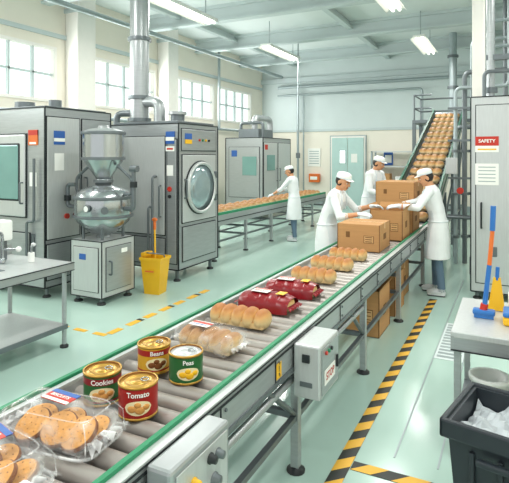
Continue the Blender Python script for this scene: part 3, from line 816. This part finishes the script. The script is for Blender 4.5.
def wrapgrid(b, R, x0, x1, f0, f1, m, n=14):
    vs = []
    for k in range(n+1):
        x = x0+(x1-x0)*k/n
        for z in (f0(k/n), f1(k/n)): vs.append((R*math.sin(x/R), -R*math.cos(x/R), z))
    b.add(vs, [(2*k, 2*k+2, 2*k+3, 2*k+1) for k in range(n)], m, True)
def can(loc, rz, base, band, word, food, lid):
    b = B(); R, H = .088, .15
    b.lathe([(R-.004, 0), (R+.002, .003), (R+.002, .01), (R-.002, .013)], GOLD, None, 36)
    b.lathe([(R, .013), (R, H-.013)], base, None, 36, cap=False)
    b.lathe([(R-.002, H-.013), (R+.003, H-.009), (R+.003, H), (R-.004, H), (R-.006, H-.008)], GOLD, None, 36, cap=False)
    b.lathe([(R-.006, H-.008), (R-.02, H-.008), (R-.022, H-.005), (R-.03, H-.005), (R-.032, H-.009), (.03, H-.009), (.028, H-.006), (0, H-.006)], lid, None, 36, cap=False)
    b.tube([Vector((.03+.018*math.cos(t*PI/5), .018*math.sin(t*PI/5), H-.001)) for t in range(10)], .003, CHROME, 6, closed=True)
    b.lathe([(R-.005, H-.0005), (R-.0065, H-.007)], COOKIE_D, None, 36, cap=False)
    b.lathe([(R+.0008, .1), (R+.0008, .131)], band, None, 36, cap=False)
    b.lathe([(R+.0012, .02), (R+.0012, .028)], band, None, 36, cap=False)
    for off in (0, PI):
        MM = Rz(off)
        bb = B(); wrapgrid(bb, R+.0016, -.062, .062, lambda t: .06-.034*math.sqrt(max(0, 1-(2*t-1)**2)), lambda t: .06+.03*math.sqrt(max(0, 1-(2*t-1)**2)), CREAM)
        b.add(bb.v, bb.f, CREAM, True, MM)
        for (x, z, s) in ((-.028, .055, .02), (.008, .048, .022), (.036, .060, .017), (-.002, .072, .016)):
            q = MM @ T((R)*math.sin(x/R), -R*math.cos(x/R), z)
            b.ell((0, 0, 0), (s, .006, s*.8), food, 12, 8, q @ Rz(x/R))
        b.text(word, .032, PAPER, MM, wrap=(R+.003, .1155))
    b.finish('tin_can', loc, rz)
A43 = math.radians(42)
can((-1.765, 1.86, ZR), A43, CANG, DRED, 'Cookies', COOKIE, GOLD)
can((-1.53, 1.84, ZR), A43-.05, CANR, CANR, 'Tomato', COOKIE, GOLD)
can((-1.76, 2.25, ZR), A43+.1, CANY, CANR, 'Beans', COOKIE_D, GOLD)
can((-1.535, 2.23, ZR), A43, CANG, CANG, 'Peas', YELLOW, STEEL_L)

def bread_pack(loc, rz, w=.42, d=.24, h=.13, n=5, red=False, film=True, lab=False):
    b = B()
    loaf_row(b, 0, 0, .004, w*.92, d*.85, h*.9, n, None, BREAD2 if lab else BREAD, .68)
    if film:
        b.box(-w/2, w/2, -d/2, d/2, 0.001, h, FILM, h*.35, None, 4)
        for s in (-1, 1):
            vs = []; N = 11
            for k in range(N):
                y = -.5*d+d*k/(N-1); vs += [(s*w*.48, y*.6, h*.4), (s*(w*.5+.03), y*.8, h*.3+.02*(k % 2))]
            b.add(vs, [(2*k, 2*k+1, 2*k+3, 2*k+2) for k in range(N-1)], FILMW)
    if lab:
        M = T(-.07, 0, h+.001); b.pan(M, 0, 0, .14, .08, .003, PAPER, .001); b.pan(M, 0, .015, .14, .03, .004, RED); b.pan(M, 0, -.015, .1, .01, .004, BLUEP)
    if red:
        # pillow wrap with ribs over the rolls
        vs = []; N = 40; K = 12
        for i in range(N+1):
            x = -w*.5+w*i/N; e = 1-.22*abs(2*i/N-1)**5
            rib = 1-.07*abs(math.sin(PI*n*i/N))**.5+.07
            for k in range(K+1):
                a = PI*k/K
                vs.append((x, -math.cos(a)*d*.5*e, .003+math.sin(a)**.6*(h*.98)*e*rib))
        b.add(vs, [(i*(K+1)+k, (i+1)*(K+1)+k, (i+1)*(K+1)+k+1, i*(K+1)+k+1) for i in range(N) for k in range(K)], DRED, True)
        for s in (-1, 1):
            vs = []; N2 = 11
            for k in range(N2):
                y = -.4*d+.8*d*k/(N2-1); vs += [(s*w*.49, y*.9, h*.45), (s*(w*.5+.035), y*1.05, h*.25+.015*(k % 2))]
            b.add(vs, [(2*k, 2*k+1, 2*k+3, 2*k+2) for k in range(N2-1)], DRED)
        M = T(-.05, -.01, h*1.05+.004)
        b.pan(M, 0, 0, w*.34, d*.36, .003, PAPER, .001); b.pan(M, 0, .03, w*.34, .02, .004, RED); b.text('BREAD', .036, RED, M @ T(0, -.012, .005))
        M = T(.12, -.01, h*1.05+.003); b.pan(M, 0, 0, w*.16, d*.3, .003, YELLOW, .001)
    b.finish('bread_package', loc, rz)
bread_pack((-1.65, 2.66, ZR), -.08, .42, .26, .13, 5, lab=True)
bread_pack((-1.69, 3.12, ZR), .02, .46, .24, .14, 5, film=False)
bread_pack((-1.68, 3.55, ZR), -.05, .42, .27, .12, 5, True, False)
bread_pack((-1.66, 3.99, ZR), .03, .42, .27, .12, 5, True, False)
bread_pack((-1.66, 4.5, ZR), .02, .44, .25, .14, 5, film=False)
bread_pack((-1.67, 5.07, ZR), -.03, .46, .26, .14, 5, film=False)
bread_pack((-1.66, 5.62, ZR), .04, .44, .25, .14, 5, film=False)

# ------------------------------------------------------------------ people
def capsule_pts(p0, p1, r0, r1, n=12, rings=6):
    M, L = axisM(p0, p1); prof = []
    for k in range(4): a = -PI/2+PI/2*k/4; prof.append((max(r0*math.cos(a), .0003), r0*math.sin(a)))
    for k in range(rings+1): t = k/rings; prof.append((r0+(r1-r0)*t, L*t))
    for k in range(1, 5): a = PI/2*k/4; prof.append((max(r1*math.cos(a), .0003), L+r1*math.sin(a)))
    return M, prof

def person(name, loc, heading, lean, hR, hL, sleeve='long', hp=.3, hy=0, foot=.11, step=0, sc_=1.0):
    src = B(); labels = []; wrists = []
    hR = Vector(hR)/sc_; hL = Vector(hL)/sc_
    def tag(l):
        while len(labels) < len(src.v): labels.append(l)
    def cap(p0, p1, r0, r1, l, n=12, rings=6):
        M, pr = capsule_pts(p0, p1, r0, r1, n, rings); src.lathe(pr, COAT, M, n); tag(l)
    def U(p):
        p = Vector(p)
        if p.z <= .95: return p
        t = min(1, (p.z-.95)/.3); a = lean*t
        y, z = p.y, p.z-.95
        return Vector((p.x, y*math.cos(a)+z*math.sin(a), .95-y*math.sin(a)+z*math.cos(a)))
    def loft(rings, l, n=28):
        vs = []
        for (z, hw, hd, yo) in rings:
            for k in range(n):
                a = 2*PI*k/n; c, s_ = math.cos(a), math.sin(a)
                vs.append(U((hw*abs(c)**.85*(1 if c > 0 else -1), yo+hd*abs(s_)**.9*(1 if s_ > 0 else -1), z)))
        fs = [(i*n+k, i*n+(k+1) % n, (i+1)*n+(k+1) % n, (i+1)*n+k) for i in range(len(rings)-1) for k in range(n)]
        fs.append(list(range(n))[::-1]); fs.append([(len(rings)-1)*n+k for k in range(n)])
        src.add(vs, fs, COAT); tag(l)
    loft([(.86, .16, .115, 0), (.95, .172, .122, 0), (1.02, .165, .115, 0), (1.1, .158, .108, .0), (1.18, .165, .115, .0), (1.26, .178, .122, .005),
          (1.34, .188, .122, 0), (1.40, .188, .108, -.005), (1.44, .15, .09, -.008), (1.475, .085, .068, -.01)], 'coat')
    loft([(.50, .215, .16, .01), (.505, .222, .165, .01), (.58, .215, .16, .01), (.66, .208, .155, .005), (.75, .203, .15, 0), (.85, .197, .14, 0), (.93, .188, .132, 0), (1.0, .174, .12, 0), (1.05, .16, .11, 0)], 'coat')
    for s in (-1, 1):
        hip = (s*.09, 0, .9); kn = (s*.1, .015+step*s*.5, .5); an = (s*foot, -.01+step*s, .1)
        cap(hip, kn, .085, .062, 'pants'); cap(kn, an, .062, .05, 'pants', rings=10)
        src.ell((an[0], an[1]+.07, .05), (.046, .13, .048), COAT, 14, 10); tag('shoe')
        src.box(an[0]-.042, an[0]+.042, an[1]-.045, an[1]+.18, 0.0, .03, COAT, .008); tag('shoe')
        cap((an[0], an[1], .1), (an[0], an[1]+.01, .06), .045, .045, 'shoe')
        S = U((s*.175, 0, 1.405)); W = Vector(hR if s > 0 else hL)
        cap(U((s*.1, 0, 1.40)), S, .07, .066, 'coat')
        d = W-S; L = d.length; a_, b_ = .285, .255
        if L > .53: W = S+d*(.53/L); d = W-S; L = .53
        u = d/L; x = (a_*a_-b_*b_+L*L)/(2*L); h = math.sqrt(max(0, a_*a_-x*x))
        pole = Vector((s*.55, -.35, -1)); pole = (pole-u*pole.dot(u)).normalized()
        E = S+u*x+pole*h
        wrists.append(W)
        cap(S, E, .06, .048, 'coat')
        if sleeve == 'long':
            cap(E, E.lerp(W, .85), .048, .038, 'coat'); cap(E.lerp(W, .8), W, .03, .027, 'skin')
        else:
            cap(E, E.lerp(W, .25), .05, .047, 'coat'); cap(E.lerp(W, .2), W, .04, .027, 'skin', rings=12)
        fd = (W-E).normalized(); fd = (fd*.6+Vector((0, .8, -.15))).normalized()
        pn = Vector((-s*.5, 0, -1)); pn = (pn-fd*pn.dot(fd)).normalized()
        sv = fd.cross(pn).normalized()
        if sv.x*(-s) < 0: sv = -sv
        for k in range(4):
            o = sv*(.03-.02*k)
            cap(W+o*.5, W+fd*.085+o, .017, .014, 'glove', 8, 3)
        for k in range(4):
            sp = (.030-.0205*k); ln = (.068, .078, .072, .056)[k]
            p = W+fd*.088+sv*sp*1.05; dirn = (fd+sv*(sp*4)).normalized()
            for j, fr_ in enumerate((.45, .3, .25)):
                dirn = (dirn+pn*(.22+.2*j)).normalized(); q = p+dirn*ln*fr_
                cap(p, q, .0088-.0006*j, .0082-.0006*j, 'glove', 8, 2); p = q
        p = W+fd*.03+sv*.03
        for j in range(2):
            dirn = (fd*.7+sv*(.75-.5*j)+pn*.35).normalized(); q = p+dirn*.036; cap(p, q, .0115-.001*j, .010-.001*j, 'glove', 8, 2); p = q
    nb = U((0, .012, 1.50)); cap(U((0, -.005, 1.43)), nb+Vector((0, 0, .05)), .056, .05, 'skin')
    HM = T(*nb) @ Rz(hy) @ Rx(-(hp))
    src.ell((0, .008, .135), (.076, .096, .092), COAT, 20, 14, HM); tag('skin')
    src.ell((0, .032, .075), (.058, .068, .072), COAT, 18, 12, HM); tag('skin')
    src.ell((0, .062, .025), (.03, .03, .022), COAT, 12, 8, HM); tag('skin')
    cap(HM @ Vector((0, .098, .118)), HM @ Vector((0, .116, .088)), .009, .014, 'skin', 10, 2)
    for s in (-1, 1):
        src.ell((s*.077, -.002, .1), (.012, .022, .032), COAT, 10, 8, HM); tag('skin')
    tmp = src.finish('tmp_body', recalc=True)
    md = tmp.modifiers.new('r', 'REMESH'); md.mode = 'VOXEL'; md.voxel_size = .0068; md.use_smooth_shade = True
    sm = tmp.modifiers.new('s', 'SMOOTH'); sm.factor = .45; sm.iterations = 2
    dg = bpy.context.evaluated_depsgraph_get(); me = bpy.data.meshes.new_from_object(tmp.evaluated_get(dg))
    kd = kdtree.KDTree(len(src.v))
    for i, v in enumerate(src.v): kd.insert(v, i)
    kd.balance()
    bpy.data.objects.remove(tmp)
    mats = {'coat': COAT, 'skin': SKIN, 'glove': GLOVE, 'pants': PANTS, 'shoe': SHOE, 'sole': SHOE_D}
    order = [COAT, SKIN, GLOVE, PANTS, SHOE, SHOE_D, APRON]
    out = B(); out.mats = order[:]
    out.v = [tuple(v.co) for v in me.vertices]
    for p in me.polygons:
        c = p.center; _, i, _ = kd.find(c); l = labels[i]
        if l == 'pants' and c.z > .497: l = 'coat'
        if l == 'shoe' and c.z < .02: l = 'sole'
        if l in ('shoe', 'pants'): l = 'pants' if c.z > .105 else l
        if l in ('skin', 'glove') and c.z < 1.46:
            dw = min((c-W).length for W in wrists)
            if dw < .042: l = 'glove'
        m = mats[l]
        if l == 'coat':
            if p.normal.y > .25 and abs(c.x) < .17 and c.z < 1.3 and not (abs(c.x) > .11 and c.z > 1.15): m = APRON
        out.f.append(list(p.vertices)); out.m.append(order.index(m)); out.s.append(True)
    bpy.data.meshes.remove(me)
    for s in (-1, 1):
        out.ell((s*.029, .091, .112), (.014, .009, .008), WHITE, 10, 8, HM)
        out.ell((s*.029, .098, .112), (.0065, .005, .0075), HAIR, 8, 6, HM)
        out.ell((s*.030, .098, .131), (.018, .006, .004), HAIR, 8, 6, HM)
    out.ell((0, .098, .052), (.021, .006, .005), LIP, 10, 6, HM)
    out.ell((0, -.018, .115), (.0825, .086, .085), HAIR, 20, 14, HM)
    D = Matrix.Diagonal((1, 1.14, 1, 1))
    out.lathe([(.088, .0), (.09, .03), (.088, .045), (.077, .065), (.05, .078), (0, .082)], WHITE, HM @ T(0, .0, .155) @ Rx(.1) @ D, 26)
    out.lathe([(.091, .0), (.092, .018)], APRON, HM @ T(0, .0, .154) @ Rx(.1) @ D, 26)
    out.ell((0, .095, .157), (.068, .055, .006), WHITE, 16, 8, HM)
    out.tube([U((.068*math.cos(t*PI/8), -.004+.062*math.sin(t*PI/8), 1.478)) for t in range(16)], .012, COAT, 8, closed=True)
    for s in (-1, 1):
        out.tube([U((s*.11, .118, 1.25)), U((s*.105, .118, 1.34)), U((s*.095, .095, 1.42)), U((s*.075, .04, 1.465))], .010, APRON, 8)
    out.tube([(.178*math.cos(t*PI/10), .128*math.sin(t*PI/10), 1.0) for t in range(20)], .008, APRON, 8, closed=True)
    ob = out.finish(name, loc, heading, recalc=False); ob.scale = (sc_, sc_, sc_)
    return ob

person('factory_worker', (-2.36, 6.95, 0), -PI/2, .32, (.17, .52, 1.25), (-.2, .6, 1.33), 'short', hp=.35, hy=-.3, sc_=1.07)
person('factory_worker', (-.98, 7.92, 0), PI/2, .2, (-.2, .52, 1.3), (-.42, .5, 1.31), 'long', hp=.35, hy=.35, step=.05, sc_=1.08)
person('factory_worker', (-2.38, 9.5, .2), -PI*.62, .22, (.16, .42, 1.12), (-.16, .42, 1.12), 'long', hp=.35, hy=.1, sc_=1.07)
person('factory_worker', (-4.66, 11.3, 0), PI/2, .12, (.1, .5, 1.12), (-.2, .48, 1.1), 'short', hp=.3, hy=.3, step=.05, sc_=1.04)
b = B(); b.box(-2.9, -2.12, 9.15, 9.9, .16, .198, STEEL_D, .005)
for x in (-2.85, -2.17):
    for y in (9.2, 9.85): b.box(x-.02, x+.02, y-.02, y+.02, 0, .16, STEEL_D)
b.finish('step_platform')

# ------------------------------------------------------------------ camera
cam = bpy.data.cameras.new('camera'); cam.sensor_width = 36
cam.lens = 36; cam.shift_y = -86.5/509
cam.clip_start = .05; cam.clip_end = 100
co = bpy.data.objects.new('camera', cam); sc.collection.objects.link(co)
co.location = (0, 0, 2.05); co.rotation_euler = (PI/2, 0, math.radians(26.88))
sc.camera = co
